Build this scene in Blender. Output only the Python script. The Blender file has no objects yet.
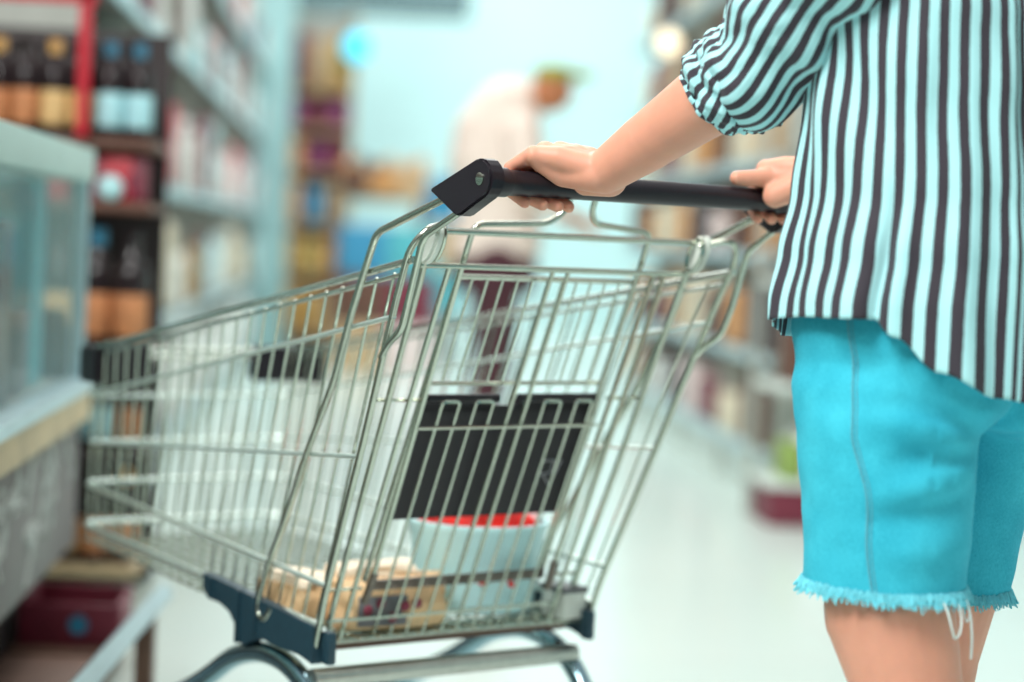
import bpy, bmesh, math, random
from mathutils import Vector, Matrix, noise
from mathutils.bvhtree import BVHTree

random.seed(7)
PI = math.pi
S = bpy.context.scene
COL = S.collection

# ------------------------------------------------------------------ camera
F_PX = 2100.0
cd = bpy.data.cameras.new('camera')
cam = bpy.data.objects.new('camera', cd)
COL.objects.link(cam)
cd.sensor_width = 36.0
cd.lens = F_PX / 1024 * 36
YAW, PITCH, ROLL = math.radians(4.264), -0.04706, 0.04649      # yaw to the right of the aisle (+Y)
fw = Vector((math.sin(YAW) * math.cos(PITCH), math.cos(YAW) * math.cos(PITCH), math.sin(PITCH)))
r0 = Vector((math.cos(YAW), -math.sin(YAW), 0))
u0 = r0.cross(fw)
cr = r0 * math.cos(ROLL) + u0 * math.sin(ROLL)
cu = -r0 * math.sin(ROLL) + u0 * math.cos(ROLL)
cam.matrix_world = Matrix(((cr.x, cu.x, -fw.x, 0), (cr.y, cu.y, -fw.y, 0), (cr.z, cu.z, -fw.z, 0.9465), (0, 0, 0, 1)))
cd.dof.use_dof = True
cd.dof.focus_distance = 2.60
cd.dof.aperture_fstop = 1.65
cd.clip_end = 200
S.camera = cam

# ------------------------------------------------------------------ world, lamps, exposure
S.view_settings.view_transform = 'Standard'
S.view_settings.look = 'None'
S.view_settings.gamma = 1.0
S.view_settings.use_curve_mapping = False
S.view_settings.exposure = 0.14
w = bpy.data.worlds.new('hall_light')
S.world = w
w.use_nodes = True
nt = w.node_tree
nt.nodes.clear()
wo = nt.nodes.new('ShaderNodeOutputWorld')
bg = nt.nodes.new('ShaderNodeBackground')
tc = nt.nodes.new('ShaderNodeTexCoord')
sx = nt.nodes.new('ShaderNodeSeparateXYZ')
mr = nt.nodes.new('ShaderNodeMapRange')
rp = nt.nodes.new('ShaderNodeValToRGB')
mr.inputs[1].default_value = -1
mr.inputs[2].default_value = 1
el = rp.color_ramp.elements
el[0].position, el[0].color = 0.0, (.10, .075, .07, 1)
el[1].position, el[1].color = 1.0, (1.0, 1.0, 1.0, 1)
e = el.new(.47); e.color = (.085, .055, .052, 1)
e = el.new(.60); e.color = (.14, .115, .105, 1)
e = el.new(.72); e.color = (.58, .60, .57, 1)
e = el.new(.86); e.color = (.95, 1.0, .98, 1)
nt.links.new(tc.outputs['Generated'], sx.inputs[0])
nt.links.new(sx.outputs[2], mr.inputs[0])
nt.links.new(mr.outputs[0], rp.inputs[0])
nt.links.new(rp.outputs[0], bg.inputs[0])
nt.links.new(bg.outputs[0], wo.inputs[0])
bg.inputs[1].default_value = 0.70


def area(name, loc, target, size, power, color, sy=None):
    l = bpy.data.lights.new(name, 'AREA')
    l.shape = 'RECTANGLE'
    l.size, l.size_y = size, sy or size
    l.energy, l.color = power, color
    o = bpy.data.objects.new(name, l)
    COL.objects.link(o)
    o.location = loc
    o.rotation_euler = (Vector(target) - Vector(loc)).to_track_quat('-Z', 'Y').to_euler()
    return o


area('ceiling_lamp_key', (-1.6, .6, 3.9), (.5, 2.6, .9), 1.2, 215, (.98, 1.0, .96), 1.6)
area('ceiling_lamp_front', (-.2, 6.0, 4.6), (0, 4.6, 0), 2.4, 130, (1.0, .97, .90), 5.0)
area('ceiling_lamp_middle', (.6, 12.5, 4.8), (.6, 12.5, 0), 3.0, 270, (.92, 1.0, .98), 6.0)
area('ceiling_lamp_back', (1.0, 19.5, 4.6), (1.0, 24.0, 1.6), 4.0, 240, (.86, 1.0, 1.0), 2.0)

# ------------------------------------------------------------------ helpers


def mat(name, col, rough=.5, metal=0.0, var=.06, scale=18.0, spec=.5, coat=0.0, alpha=1.0, trans=0.0, emit=0.0, sss=0.0, bump=0.0):
    m = bpy.data.materials.new(name)
    m.use_nodes = True
    t = m.node_tree
    b = t.nodes['Principled BSDF']
    n = t.nodes.new('ShaderNodeTexNoise')
    n.inputs['Scale'].default_value = scale
    n.inputs['Detail'].default_value = 4
    c = t.nodes.new('ShaderNodeTexCoord')
    t.links.new(c.outputs['Object'], n.inputs['Vector'])
    rm = t.nodes.new('ShaderNodeValToRGB')
    rm.color_ramp.elements[0].position = .3
    rm.color_ramp.elements[1].position = .7
    rm.color_ramp.elements[0].color = tuple(max(0, x * (1 - var)) for x in col) + (1,)
    rm.color_ramp.elements[1].color = tuple(min(1, x * (1 + var)) for x in col) + (1,)
    t.links.new(n.outputs[0], rm.inputs[0])
    t.links.new(rm.outputs[0], b.inputs['Base Color'])
    b.inputs['Roughness'].default_value = rough
    b.inputs['Metallic'].default_value = metal
    b.inputs['Specular IOR Level'].default_value = spec
    b.inputs['Coat Weight'].default_value = coat
    b.inputs['Alpha'].default_value = alpha
    b.inputs['Transmission Weight'].default_value = trans
    if emit:
        t.links.new(rm.outputs[0], b.inputs['Emission Color'])
        b.inputs['Emission Strength'].default_value = emit
    if sss:
        b.inputs['Subsurface Weight'].default_value = sss
        b.inputs['Subsurface Radius'].default_value = (.012, .004, .002)
        b.inputs['Subsurface Scale'].default_value = 1.0
    if bump:
        bp = t.nodes.new('ShaderNodeBump')
        bp.inputs['Strength'].default_value = bump
        bp.inputs['Distance'].default_value = .002
        t.links.new(n.outputs[0], bp.inputs['Height'])
        t.links.new(bp.outputs[0], b.inputs['Normal'])
    return m


def striped(name):
    m = mat(name, (.9, .9, .9), .8)
    t = m.node_tree
    b = t.nodes['Principled BSDF']
    uv = t.nodes.new('ShaderNodeUVMap')
    sp = t.nodes.new('ShaderNodeSeparateXYZ')
    t.links.new(uv.outputs[0], sp.inputs[0])
    nz = t.nodes.new('ShaderNodeTexNoise')
    nz.inputs['Scale'].default_value = 30
    ad = t.nodes.new('ShaderNodeMath'); ad.operation = 'MULTIPLY_ADD'
    ad.inputs[1].default_value = .06
    t.links.new(nz.outputs[0], ad.inputs[0])
    t.links.new(sp.outputs[0], ad.inputs[2])
    fr = t.nodes.new('ShaderNodeMath'); fr.operation = 'FRACT'
    t.links.new(ad.outputs[0], fr.inputs[0])
    r = t.nodes.new('ShaderNodeValToRGB')
    r.color_ramp.elements[0].position = 0.0
    r.color_ramp.elements[0].color = (.035, .028, .040, 1)
    r.color_ramp.elements[1].position = .46
    r.color_ramp.elements[1].color = (.035, .028, .040, 1)
    a = r.color_ramp.elements.new(.50); a.color = (.42, .78, .82, 1)
    a = r.color_ramp.elements.new(.96); a.color = (.42, .78, .82, 1)
    a = r.color_ramp.elements.new(1.0); a.color = (.035, .028, .040, 1)
    t.links.new(fr.outputs[0], r.inputs[0])
    t.links.new(r.outputs[0], b.inputs['Base Color'])
    b.inputs['Sheen Weight'].default_value = .1
    return m


def denim(name):
    m = mat(name, (.1, .45, .58), .9)
    t = m.node_tree
    b = t.nodes['Principled BSDF']
    c = t.nodes.new('ShaderNodeTexCoord')
    mp = t.nodes.new('ShaderNodeMapping')
    mp.inputs['Scale'].default_value = (900, 900, 260)
    n = t.nodes.new('ShaderNodeTexNoise'); n.inputs['Scale'].default_value = 1.0; n.inputs['Detail'].default_value = 3
    t.links.new(c.outputs['Object'], mp.inputs[0])
    t.links.new(mp.outputs[0], n.inputs['Vector'])
    n2 = t.nodes.new('ShaderNodeTexNoise'); n2.inputs['Scale'].default_value = 14; n2.inputs['Detail'].default_value = 5
    t.links.new(c.outputs['Object'], n2.inputs['Vector'])
    ad = t.nodes.new('ShaderNodeMath'); ad.operation = 'ADD'
    t.links.new(n.outputs[0], ad.inputs[0]); t.links.new(n2.outputs[0], ad.inputs[1])
    r = t.nodes.new('ShaderNodeValToRGB')
    r.color_ramp.elements[0].position = .38; r.color_ramp.elements[0].color = (.008, .34, .48, 1)
    r.color_ramp.elements[1].position = .72; r.color_ramp.elements[1].color = (.050, .55, .70, 1)
    mm = t.nodes.new('ShaderNodeMath'); mm.operation = 'MULTIPLY'; mm.inputs[1].default_value = .55
    t.links.new(ad.outputs[0], mm.inputs[0])
    t.links.new(mm.outputs[0], r.inputs[0]); t.links.new(r.outputs[0], b.inputs['Base Color'])
    bp = t.nodes.new('ShaderNodeBump'); bp.inputs['Strength'].default_value = .35; bp.inputs['Distance'].default_value = .001
    t.links.new(n.outputs[0], bp.inputs['Height']); t.links.new(bp.outputs[0], b.inputs['Normal'])
    return m


def tiles(name):
    m = mat(name, (.86, .90, .86), .22, var=.03, scale=3)
    t = m.node_tree
    b = t.nodes['Principled BSDF']
    c = t.nodes.new('ShaderNodeTexCoord')
    br = t.nodes.new('ShaderNodeTexBrick')
    br.offset = 0
    br.inputs['Scale'].default_value = 1.0
    br.inputs['Brick Width'].default_value = .6
    br.inputs['Row Height'].default_value = .6
    br.inputs['Mortar Size'].default_value = .004
    br.inputs['Color1'].default_value = (.66, .77, .73, 1)
    br.inputs['Color2'].default_value = (.63, .75, .71, 1)
    br.inputs['Mortar'].default_value = (.66, .70, .67, 1)
    t.links.new(c.outputs['Object'], br.inputs['Vector'])
    t.links.new(br.outputs[0], b.inputs['Base Color'])
    return m


def chalk(name):
    m = mat(name, (.20, .18, .18), .85)
    t = m.node_tree
    b = t.nodes['Principled BSDF']
    c = t.nodes.new('ShaderNodeTexCoord')
    n = t.nodes.new('ShaderNodeTexNoise'); n.inputs['Scale'].default_value = 2.2; n.inputs['Detail'].default_value = 6
    r = t.nodes.new('ShaderNodeValToRGB')
    r.color_ramp.elements[0].position = .35; r.color_ramp.elements[0].color = (.20, .175, .175, 1)
    r.color_ramp.elements[1].position = .7; r.color_ramp.elements[1].color = (.27, .26, .25, 1)
    t.links.new(c.outputs['Object'], n.inputs['Vector'])
    t.links.new(n.outputs[0], r.inputs[0]); t.links.new(r.outputs[0], b.inputs['Base Color'])
    return m


M = dict(
    zinc=mat('zinc_wire', (.47, .50, .43), .22, 1.0, .05, 60),
    zinc_rim=mat('zinc_rim', (.55, .58, .52), .26, 1.0, .05, 60),
    zinc_hoop_lit=mat('zinc_hoop_lit', (.74, .84, .80), .42, .85, .05, 60),  # lighter copy of the wire zinc: light caught by the hoops put into colour
    zinc_dull=mat('zinc_dull', (.50, .50, .46), .36, 1.0, .08, 60),
    gun=mat('gunmetal', (.20, .17, .15), .45, 1.0, .1, 60),
    chrome=mat('chrome_tube', (.26, .40, .46), .16, 1.0, .04, 30),
    black=mat('black_plastic', (.015, .011, .016), .34, 0, .1, 200, .32),
    navy=mat('navy_plastic', (.012, .042, .062), .5, 0, .1, 80),
    clear=mat('milky_plastic', (.80, .84, .78), .2, 0, .05, 30, alpha=.75),
    logo=mat('mark_print', (.30, .30, .33), .6),
    skin=mat('skin', (.70, .325, .225), .48, 0, .06, 22, .4, sss=.3, bump=.06),
    nail=mat('nail', (.80, .52, .45), .3, 0, .03),
    stripe=striped('striped_cotton'),
    denim=denim('light_denim'),
    seam=mat('denim_seam', (.09, .38, .47), .9, 0, .15, 300),
    fray=mat('denim_fray', (.16, .60, .70), .95, 0, .15, 200),
    thread=mat('white_thread', (.72, .82, .80), .9),
    hair=mat('brown_hair', (.05, .025, .015), .5, 0, .3, 60),
    shoe=mat('white_shoe', (.7, .7, .68), .6),
    floor=tiles('floor_tiles'),
    wall=mat('wall_paint', (.66, .88, .88), .8, 0, .03, 1),
    bulk=mat('dark_bulkhead', (.05, .085, .09), .7),
    white=mat('white_metal', (.72, .80, .76), .4, 0, .03),
    pillar=mat('pillar_paint', (.36, .58, .59), .5, 0, .04, 2),
    mint=mat('mint_panel', (.50, .66, .62), .45, 0, .04, 6),
    shelfg=mat('shelf_grey', (.45, .47, .43), .5, 0, .05),
    olive=mat('olive_grey', (.13, .115, .095), .6, 0, .1),
    silver=mat('silver_strip', (.56, .74, .80), .3, .25, .05),
    wood=mat('pale_wood', (.60, .45, .27), .55, 0, .15, 8),
    brown=mat('brown_board', (.16, .085, .06), .6, 0, .2, 8),
    dark=mat('dark_interior', (.03, .02, .022), .6),
    chalk=chalk('chalkboard'),
    chalkline=mat('chalk_line', (.60, .62, .60), .95),
    glass=mat('case_glass', (.62, .86, .86), .06, 0, .02, alpha=.20, spec=.6),
    red=mat('red_paint', (.55, .012, .03), .4, 0, .06),
    bottle=mat('dark_glass', (.018, .010, .012), .12, 0, .1),
    label_y=mat('cream_label', (.75, .50, .22), .6, 0, .25, 40),
    label_b=mat('pale_blue_label', (.42, .72, .78), .6, 0, .15, 40),
    label_o=mat('orange_label', (.55, .22, .09), .6, 0, .35, 40),
    cap_o=mat('orange_cap', (.75, .42, .14), .4),
    cap_b=mat('blue_cap', (.04, .20, .32), .4),
    teal=mat('teal_board', (.08, .42, .48), .5),
    paper=mat('kraft_paper', (.70, .47, .26), .7, 0, .15, 30),
    pale=mat('pale_paper', (.86, .72, .56), .7, 0, .1, 30),
    tub=mat('white_tub', (.58, .88, .92), .35, 0, .03),
    redwrap=mat('red_wrap', (.75, .02, .015), .35, 0, .4, 25),
    pink=mat('pink_wrap', (.85, .55, .55), .5, 0, .2, 30),
    greypack=mat('grey_pack', (.12, .12, .13), .4, 0, .3, 30),
    lampc=mat('cyan_lamp', (.01, .62, .88), .5, 0, .01, emit=1.5),
    lampw=mat('warm_lamp', (1.0, .86, .62), .5, 0, .01, emit=1.3),
    cream2=mat('case_lining', (.66, .70, .64), .7),
    cream=mat('cream_knit', (.93, .78, .70), .85, 0, .06),
    trouser=mat('maroon_trousers', (.075, .022, .032), .85, 0, .2),
    cap_g=mat('green_cap', (.30, .36, .06), .8),
    skin2=mat('skin_far', (.58, .22, .10), .6),
)
PALETTE = {
    'white': (.86, .88, .84), 'pale cyan': (.50, .80, .84), 'pale pink': (.86, .70, .68), 'cream': (.84, .74, .56),
    'orange': (.72, .34, .12), 'amber': (.62, .35, .10), 'tan': (.62, .42, .24), 'maroon': (.20, .025, .05),
    'purple': (.26, .05, .16), 'brown': (.14, .06, .04), 'dark': (.05, .03, .04), 'blue': (.05, .30, .52),
    'teal': (.10, .48, .55), 'yellow': (.62, .44, .14), 'red': (.55, .03, .05), 'grey': (.40, .44, .42), 'green': (.30, .42, .10),
}
PM = {k: mat('goods_' + k.replace(' ', '_'), v, .5, 0, .16, 14) for k, v in PALETTE.items()}


def mesh_from(name, bm, smooth=True):
    bmesh.ops.recalc_face_normals(bm, faces=bm.faces[:])
    me = bpy.data.meshes.new(name)
    bm.to_mesh(me)
    bm.free()
    if smooth:
        for p in me.polygons:
            p.use_smooth = True
    return me


def obj(name, bm, m, parent=None, smooth=True, loc=None, sharp=True):
    me = bm if isinstance(bm, bpy.types.Mesh) else mesh_from(name, bm, smooth)
    if not me.materials:
        me.materials.append(m)
    if smooth and sharp and not isinstance(bm, bpy.types.Mesh):
        try:
            me.set_sharp_from_angle(angle=math.radians(40))
        except Exception:
            pass
    o = bpy.data.objects.new(name, me)
    COL.objects.link(o)
    if parent:
        o.parent = parent
    if loc:
        o.location = loc
    return o


def tag(o, label=None, cat=None, group=None, kind=None):
    if label: o['label'] = label
    if cat: o['category'] = cat
    if group: o['group'] = group
    if kind: o['kind'] = kind
    return o


def thing(name, label, cat, loc=(0, 0, 0), rz=0.0, group=None):
    o = bpy.data.objects.new(name, None)
    o.empty_display_size = .05
    COL.objects.link(o)
    o.location = loc
    o.rotation_euler = (0, 0, rz)
    return tag(o, label, cat, group)


def copy_thing(o, label, loc=None, rz=None, scale=None):
    c = o.copy(); COL.objects.link(c)
    c['label'] = label
    if loc is not None: c.location = loc
    if rz is not None: c.rotation_euler = (0, 0, rz)
    if scale is not None: c.scale = scale
    for ch in o.children:
        d = ch.copy(); COL.objects.link(d); d.parent = c
        for g in ch.children:
            e_ = g.copy(); COL.objects.link(e_); e_.parent = d
    return c


def fillet(pts, rad, k=5, closed=False):
    pts = [Vector(p) for p in pts]
    n = len(pts)
    out = []
    for i in range(n):
        if not closed and i in (0, n - 1):
            out.append(pts[i]); continue
        p, a, b = pts[i], pts[i - 1], pts[(i + 1) % n]
        la, lb = (a - p).length, (b - p).length
        d = min(rad, la * .48, lb * .48)
        s, e_ = p + (a - p).normalized() * d, p + (b - p).normalized() * d
        if d < 1e-5 or (a - p).angle(b - p, PI) > PI - .06:
            out.append(p); continue
        for j in range(k + 1):
            t = j / k
            out.append(s * (1 - t) ** 2 + p * 2 * t * (1 - t) + e_ * t * t)
    return out


def tube(bm, pts, r, n=8, rad=0.0, closed=False, rs=None, sq=(1, 1)):
    pts = fillet(pts, rad, closed=closed) if rad else [Vector(p) for p in pts]
    N = len(pts)
    tang = []
    for i in range(N):
        if closed:
            t = pts[(i + 1) % N] - pts[i - 1]
        else:
            t = pts[min(i + 1, N - 1)] - pts[max(i - 1, 0)]
        tang.append(t.normalized())
    up = Vector((0, 0, 1)) if abs(tang[0].z) < .9 else Vector((1, 0, 0))
    nx = tang[0].cross(up).normalized()
    rings = []
    for i in range(N):
        t = tang[i]
        nx = (nx - t * nx.dot(t))
        nx = nx.normalized() if nx.length > 1e-6 else t.orthogonal().normalized()
        ny = t.cross(nx)
        rr = rs[i] if rs else r
        rings.append([bm.verts.new(pts[i] + (nx * math.cos(2 * PI * j / n) * sq[0] + ny * math.sin(2 * PI * j / n) * sq[1]) * rr) for j in range(n)])
    for i in range(N if closed else N - 1):
        A, B = rings[i], rings[(i + 1) % N]
        for j in range(n):
            bm.faces.new((A[j], A[(j + 1) % n], B[(j + 1) % n], B[j]))
    if not closed:
        bm.faces.new(rings[0][::-1]); bm.faces.new(rings[-1])


def box(bm, lo, hi, bev=0.0, seg=2):
    lo, hi = Vector(lo), Vector(hi)
    g = bmesh.ops.create_cube(bm, size=1.0)
    vs = g['verts']
    c, s = (lo + hi) / 2, hi - lo
    for v in vs:
        v.co = Vector((v.co.x * s.x, v.co.y * s.y, v.co.z * s.z)) + c
    if bev:
        es = list({e_ for v in vs for e_ in v.link_edges})
        bmesh.ops.bevel(bm, geom=es, offset=bev, segments=seg, affect='EDGES', profile=.6)


def lathe(bm, prof, c=(0, 0, 0), n=20):
    c = Vector(c)
    rings = []
    for r, z in prof:
        rings.append([bm.verts.new(c + Vector((r * math.cos(2 * PI * j / n), r * math.sin(2 * PI * j / n), z))) for j in range(n)])
    for A, B in zip(rings, rings[1:]):
        for j in range(n):
            bm.faces.new((A[j], A[(j + 1) % n], B[(j + 1) % n], B[j]))
    bm.faces.new(rings[0][::-1]); bm.faces.new(rings[-1])


def prism(bm, poly, axis, a, b):
    """polygon of (p, q) extruded along axis 'x' (p,q = y,z) or 'y' (p,q = x,z)"""
    def P(p, q, t):
        return Vector((t, p, q)) if axis == 'x' else (Vector((p, t, q)) if axis == 'y' else Vector((p, q, t)))
    A = [bm.verts.new(P(p, q, a)) for p, q in poly]
    B = [bm.verts.new(P(p, q, b)) for p, q in poly]
    n = len(poly)
    bm.faces.new(A); bm.faces.new(B[::-1])
    for i in range(n):
        bm.faces.new((A[i], A[(i + 1) % n], B[(i + 1) % n], B[i]))


def sphere(bm, c, r, s=(1, 1, 1), u=16, v=10):
    g = bmesh.ops.create_uvsphere(bm, u_segments=u, v_segments=v, radius=r)
    for q in g['verts']:
        q.co = Vector((q.co.x * s[0], q.co.y * s[1], q.co.z * s[2])) + Vector(c)


def capsule(bm, p, q, r1, r2, n=28):
    """tapered limb segment with round ends"""
    p, q = Vector(p), Vector(q)
    d = (q - p)
    L = d.length
    d = d / L if L > 1e-6 else Vector((0, 0, 1))
    pts, rs = [], []
    for i in range(6):
        a = PI / 2 * (1 - i / 5)
        pts.append(p - d * r1 * math.sin(a)); rs.append(max(1e-4, r1 * math.cos(a)))
    for i in range(1, 6):
        a = PI / 2 * i / 5
        pts.append(q + d * r2 * math.sin(a)); rs.append(max(1e-4, r2 * math.cos(a)))
    if L > .002:
        tube(bm, pts, 0, n, rs=rs)


def chain(bm, pr):
    for (p, r1), (q, r2) in zip(pr, pr[1:]):
        capsule(bm, p, q, r1, r2)


def ring_loft(bm, rings, n=40, e=2.3, cap=True):
    """rings: (cx, cy, z, a, b)"""
    R = []
    for cx, cy, z, a, b in rings:
        row = []
        for j in range(n):
            t = 2 * PI * j / n
            c, s = math.cos(t), math.sin(t)
            row.append(bm.verts.new((cx + a * math.copysign(abs(c) ** (2 / e), c), cy + b * math.copysign(abs(s) ** (2 / e), s), z)))
        R.append(row)
    for A, B in zip(R, R[1:]):
        for j in range(n):
            bm.faces.new((A[j], A[(j + 1) % n], B[(j + 1) % n], B[j]))
    if cap:
        bm.faces.new(R[0][::-1]); bm.faces.new(R[-1])


def fuse(name, bm, voxel, smooth=6, fac=.5):
    """one continuous skin over everything in bm"""
    bmesh.ops.recalc_face_normals(bm, faces=bm.faces[:])
    me = bpy.data.meshes.new(name + '_raw')
    bm.to_mesh(me); bm.free()
    t = bpy.data.objects.new(name + '_raw', me)
    COL.objects.link(t)
    r = t.modifiers.new('r', 'REMESH'); r.mode = 'VOXEL'; r.voxel_size = voxel; r.use_smooth_shade = True
    s = t.modifiers.new('s', 'SMOOTH'); s.factor = fac; s.iterations = smooth
    dg = bpy.context.evaluated_depsgraph_get()
    out = bpy.data.meshes.new_from_object(t.evaluated_get(dg))
    out.name = name
    bpy.data.objects.remove(t)
    bpy.data.meshes.remove(me)
    for p in out.polygons:
        p.use_smooth = True
    return out


def lerp_table(tab, x):
    if x <= tab[0][0]: return tab[0][1:]
    for a, b in zip(tab, tab[1:]):
        if x <= b[0]:
            t = (x - a[0]) / (b[0] - a[0])
            t = t * t * (3 - 2 * t)
            return tuple(p + (q - p) * t for p, q in zip(a[1:], b[1:]))
    return tab[-1][1:]


ORD = ['first', 'second', 'third', 'fourth', 'fifth', 'sixth', 'seventh', 'eighth', 'ninth', 'tenth', 'eleventh', 'twelfth',
       'thirteenth', 'fourteenth', 'fifteenth', 'sixteenth', 'seventeenth', 'eighteenth', 'nineteenth', 'twentieth',
       'twenty-first', 'twenty-second', 'twenty-third', 'twenty-fourth', 'twenty-fifth', 'twenty-sixth']

# ------------------------------------------------------------------ setting
bm = bmesh.new(); box(bm, (-3.2, -1.2, -.1), (7, 24.2, 0))
tag(obj('floor', bm, M['floor'], smooth=False), 'pale glossy tiled shop floor', kind='structure')
bm = bmesh.new(); box(bm, (-3.2, 24, 0), (7, 24.2, 5.5))
tag(obj('wall_back', bm, M['wall'], smooth=False), 'pale cyan back wall of the shop', kind='structure')
bm = bmesh.new(); box(bm, (6.8, -1.2, 0), (7, 24, 4.2))
tag(obj('wall_right', bm, M['wall'], smooth=False), 'pale cyan right wall of the shop', kind='structure')
bm = bmesh.new(); box(bm, (-3.0, 20.6, 3.14), (.98, 21.2, 3.9))
tag(obj('trim_1', bm, M['bulk'], smooth=False), 'dark bulkhead hanging below the ceiling', kind='structure')
bm = bmesh.new(); box(bm, (-.84, 15.9, 0), (-.555, 16.2, 4.2), .02)
tag(obj('trim_2', bm, M['pillar'], smooth=False), 'pale square pillar at the end of the left shelves', kind='structure')

# ------------------------------------------------------------------ shopping cart
CA = math.radians(32.555)
CO = Vector((.174, 3.049, 0))
cart = thing('shopping_cart', 'empty-handled wire supermarket trolley with black handle pushed by the person in denim shorts', 'shopping trolley', CO, CA)
cart['label'] = 'wire supermarket trolley with a black handle and navy plastic brackets'


def rear_y(z, off=0.0):
    return -.427 * (z - .4) + off * 1.087


LEV_R = [(.280, -.217, .907), (.275, -.188, .841), (.262, -.106, .649), (.249, -.025, .459), (.245, 0, .40)]
LEV_F = [(.200, .865, .722), (.198, .868, .646), (.197, .872, .566), (.196, .875, .495), (.195, .878, .423)]
bm = bmesh.new()


def u_wire(R, Fp, r, dz=0.0, inset=0.0, rad=.035):
    (wr, yr, zr), (wf, yf, zf) = R, Fp
    tube(bm, [(-wr + inset, yr, zr + dz), (-wf + inset, yf - inset, zf + dz), (wf - inset, yf - inset, zf + dz), (wr - inset, yr, zr + dz)], r, 8, rad)


def lvl(tab, k):
    return Vector(tab[k])


NW = 23
for i in range(NW):
    t = (i + .5) / NW
    for s in (-1, 1):
        path = []
        for k in (0, 1, 2, 3, 4):
            a, b = lvl(LEV_R, k), lvl(LEV_F, k)
            p = a.lerp(b, t)
            path.append((s * (p.x - .0042), p.y, p.z - (.004 if k == 0 else 0)))
        q = Vector(path[-1])
        path.append((q.x * .985, q.y, q.z - .026))
        tube(bm, path, .0021, 6)
for i in range(9):
    t = (i + .5) / 9 * 2 - 1
    tube(bm, [(t * .197, .861, .722), (t * .193, .868, .57), (t * .19, .874, .423), (t * .188, .872, .397)], .0019, 6)
# floor grid just under the lowest hoop
for i in range(15):
    t = i / 14 * 2 - 1
    tube(bm, [(t * .240, .01, .374), (t * .190, .872, .397)], .0019, 6)
for i in range(27):
    t = i / 26
    tube(bm, [(-(.241 - .05 * t), .012 + .858 * t, .371 + .023 * t), (.241 - .05 * t, .012 + .858 * t, .371 + .023 * t)], .0017, 6)
basket = obj('basket', bm, M['zinc'], cart)
# rim: a thick wire with a thinner one welded under it; then the lower hoops
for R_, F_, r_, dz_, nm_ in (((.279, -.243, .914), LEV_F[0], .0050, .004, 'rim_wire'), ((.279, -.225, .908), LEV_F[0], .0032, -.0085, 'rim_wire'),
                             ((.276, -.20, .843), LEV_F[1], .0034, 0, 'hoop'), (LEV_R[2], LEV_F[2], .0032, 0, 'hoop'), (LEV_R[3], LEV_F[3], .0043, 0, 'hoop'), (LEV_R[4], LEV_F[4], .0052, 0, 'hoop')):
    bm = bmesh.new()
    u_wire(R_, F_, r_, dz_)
    obj(nm_, bm, M['zinc_rim'] if nm_ == 'rim_wire' else M['zinc_hoop_lit'], basket)

for s in (-1, 1):
    bm = bmesh.new()
    # L-shaped corner guard
    q, fl = (.200, .115) if s < 0 else (.232, .105)
    poly = [(s * (q + .014), .800), (s * (q + .014), .868), (s * q, .886), (s * (q - fl), .886), (s * (q - fl), .848), (s * (q - .016), .848), (s * (q - .010), .800)]
    if s > 0: poly = poly[::-1]
    prism(bm, poly, 'z', .672, .735)
    bmesh.ops.recalc_face_normals(bm, faces=bm.faces[:])
    bmesh.ops.bevel(bm, geom=bm.edges[:], offset=.005, segments=2, affect='EDGES')
    obj('corner_guard', bm, M['black'], basket)

# rear corner posts and the bent rods that carry the handle
for s in (-1, 1):
    bm = bmesh.new()
    tube(bm, [(s * .226, -.222, .953), (s * .262, -.258, .964), (s * .283, -.240, .935), (s * .278, -.206, .866), (s * .264, -.122, .677), (s * .248, -.014, .441), (s * .243, .014, .360)], .0049, 10, .02)
    obj('corner_post', bm, M['zinc'], cart)
    bm = bmesh.new()
    tube(bm, [(s * .268, -.30, 1.000), (s * .280, -.155, .950), (s * .281, -.104, .842), (s * .274, -.056, .748), (s * .265, .022, .638), (s * .258, .080, .545), (s * .252, .132, .472), (s * .250, .166, .405), (s * .250, .158, .384), (s * .250, .138, .386), (s * .249, .126, .404)], .0050, 10, .014)
    obj('support_rod', bm, M['zinc'], cart)
    bm = bmesh.new()
    tube(bm, [(s * .268, -.352, .992), (s * .281, -.266, .948), (s * .281, -.238, .864), (s * .279, -.222, .826), (s * .276, -.190, .808), (s * .273, -.168, .787)], .0047, 10, .014)
    obj('handle_rod', bm, M['zinc'], cart)

# handle
BY, BZ = -.368, 1.020
handle = thing('handle', None, None); handle.parent = cart
bm = bmesh.new()
tube(bm, [(-.262, BY, BZ), (-.232, BY, BZ), (-.228, BY, BZ), (-.21, BY, BZ), (.21, BY, BZ), (.228, BY, BZ), (.232, BY, BZ), (.262, BY, BZ)], 0, 24, rs=[.0185, .0185, .0165, .0160, .0160, .0165, .0185, .0185], sq=(1.0, 1.0))
obj('grip', bm, M['black'], handle)
for s in (-1, 1):
    bm = bmesh.new()
    poly = [(-.270, 1.008), (-.372, 1.047)]
    for k in range(8):
        a = math.radians(15 + k * 22)
        poly.append((-.379 - .026 * math.sin(a), 1.022 + .026 * math.cos(a)))
    poly += [(-.341, .976), (-.331, .976)]
    prism(bm, poly if s < 0 else poly[::-1], 'x', s * .257, s * .280)
    bmesh.ops.recalc_face_normals(bm, faces=bm.faces[:])
    bmesh.ops.bevel(bm, geom=bm.edges[:], offset=.003, segments=2, affect='EDGES')
    hp = obj('hinge_plate', bm, M['black'], handle)
    bm = bmesh.new()
    c = Vector((s * .2795, -.382, 1.022))
    tube(bm, [c, c + Vector((s * .002, 0, 0)), c + Vector((s * .003, 0, 0))], 0, 16, rs=[.0080, .0080, .006])
    obj('bolt', bm, M['zinc'], hp)

# rear gate
bm = bmesh.new()
G = .022


def gp(x, z, off=G):
    return Vector((x, rear_y(z, off), z))


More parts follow.
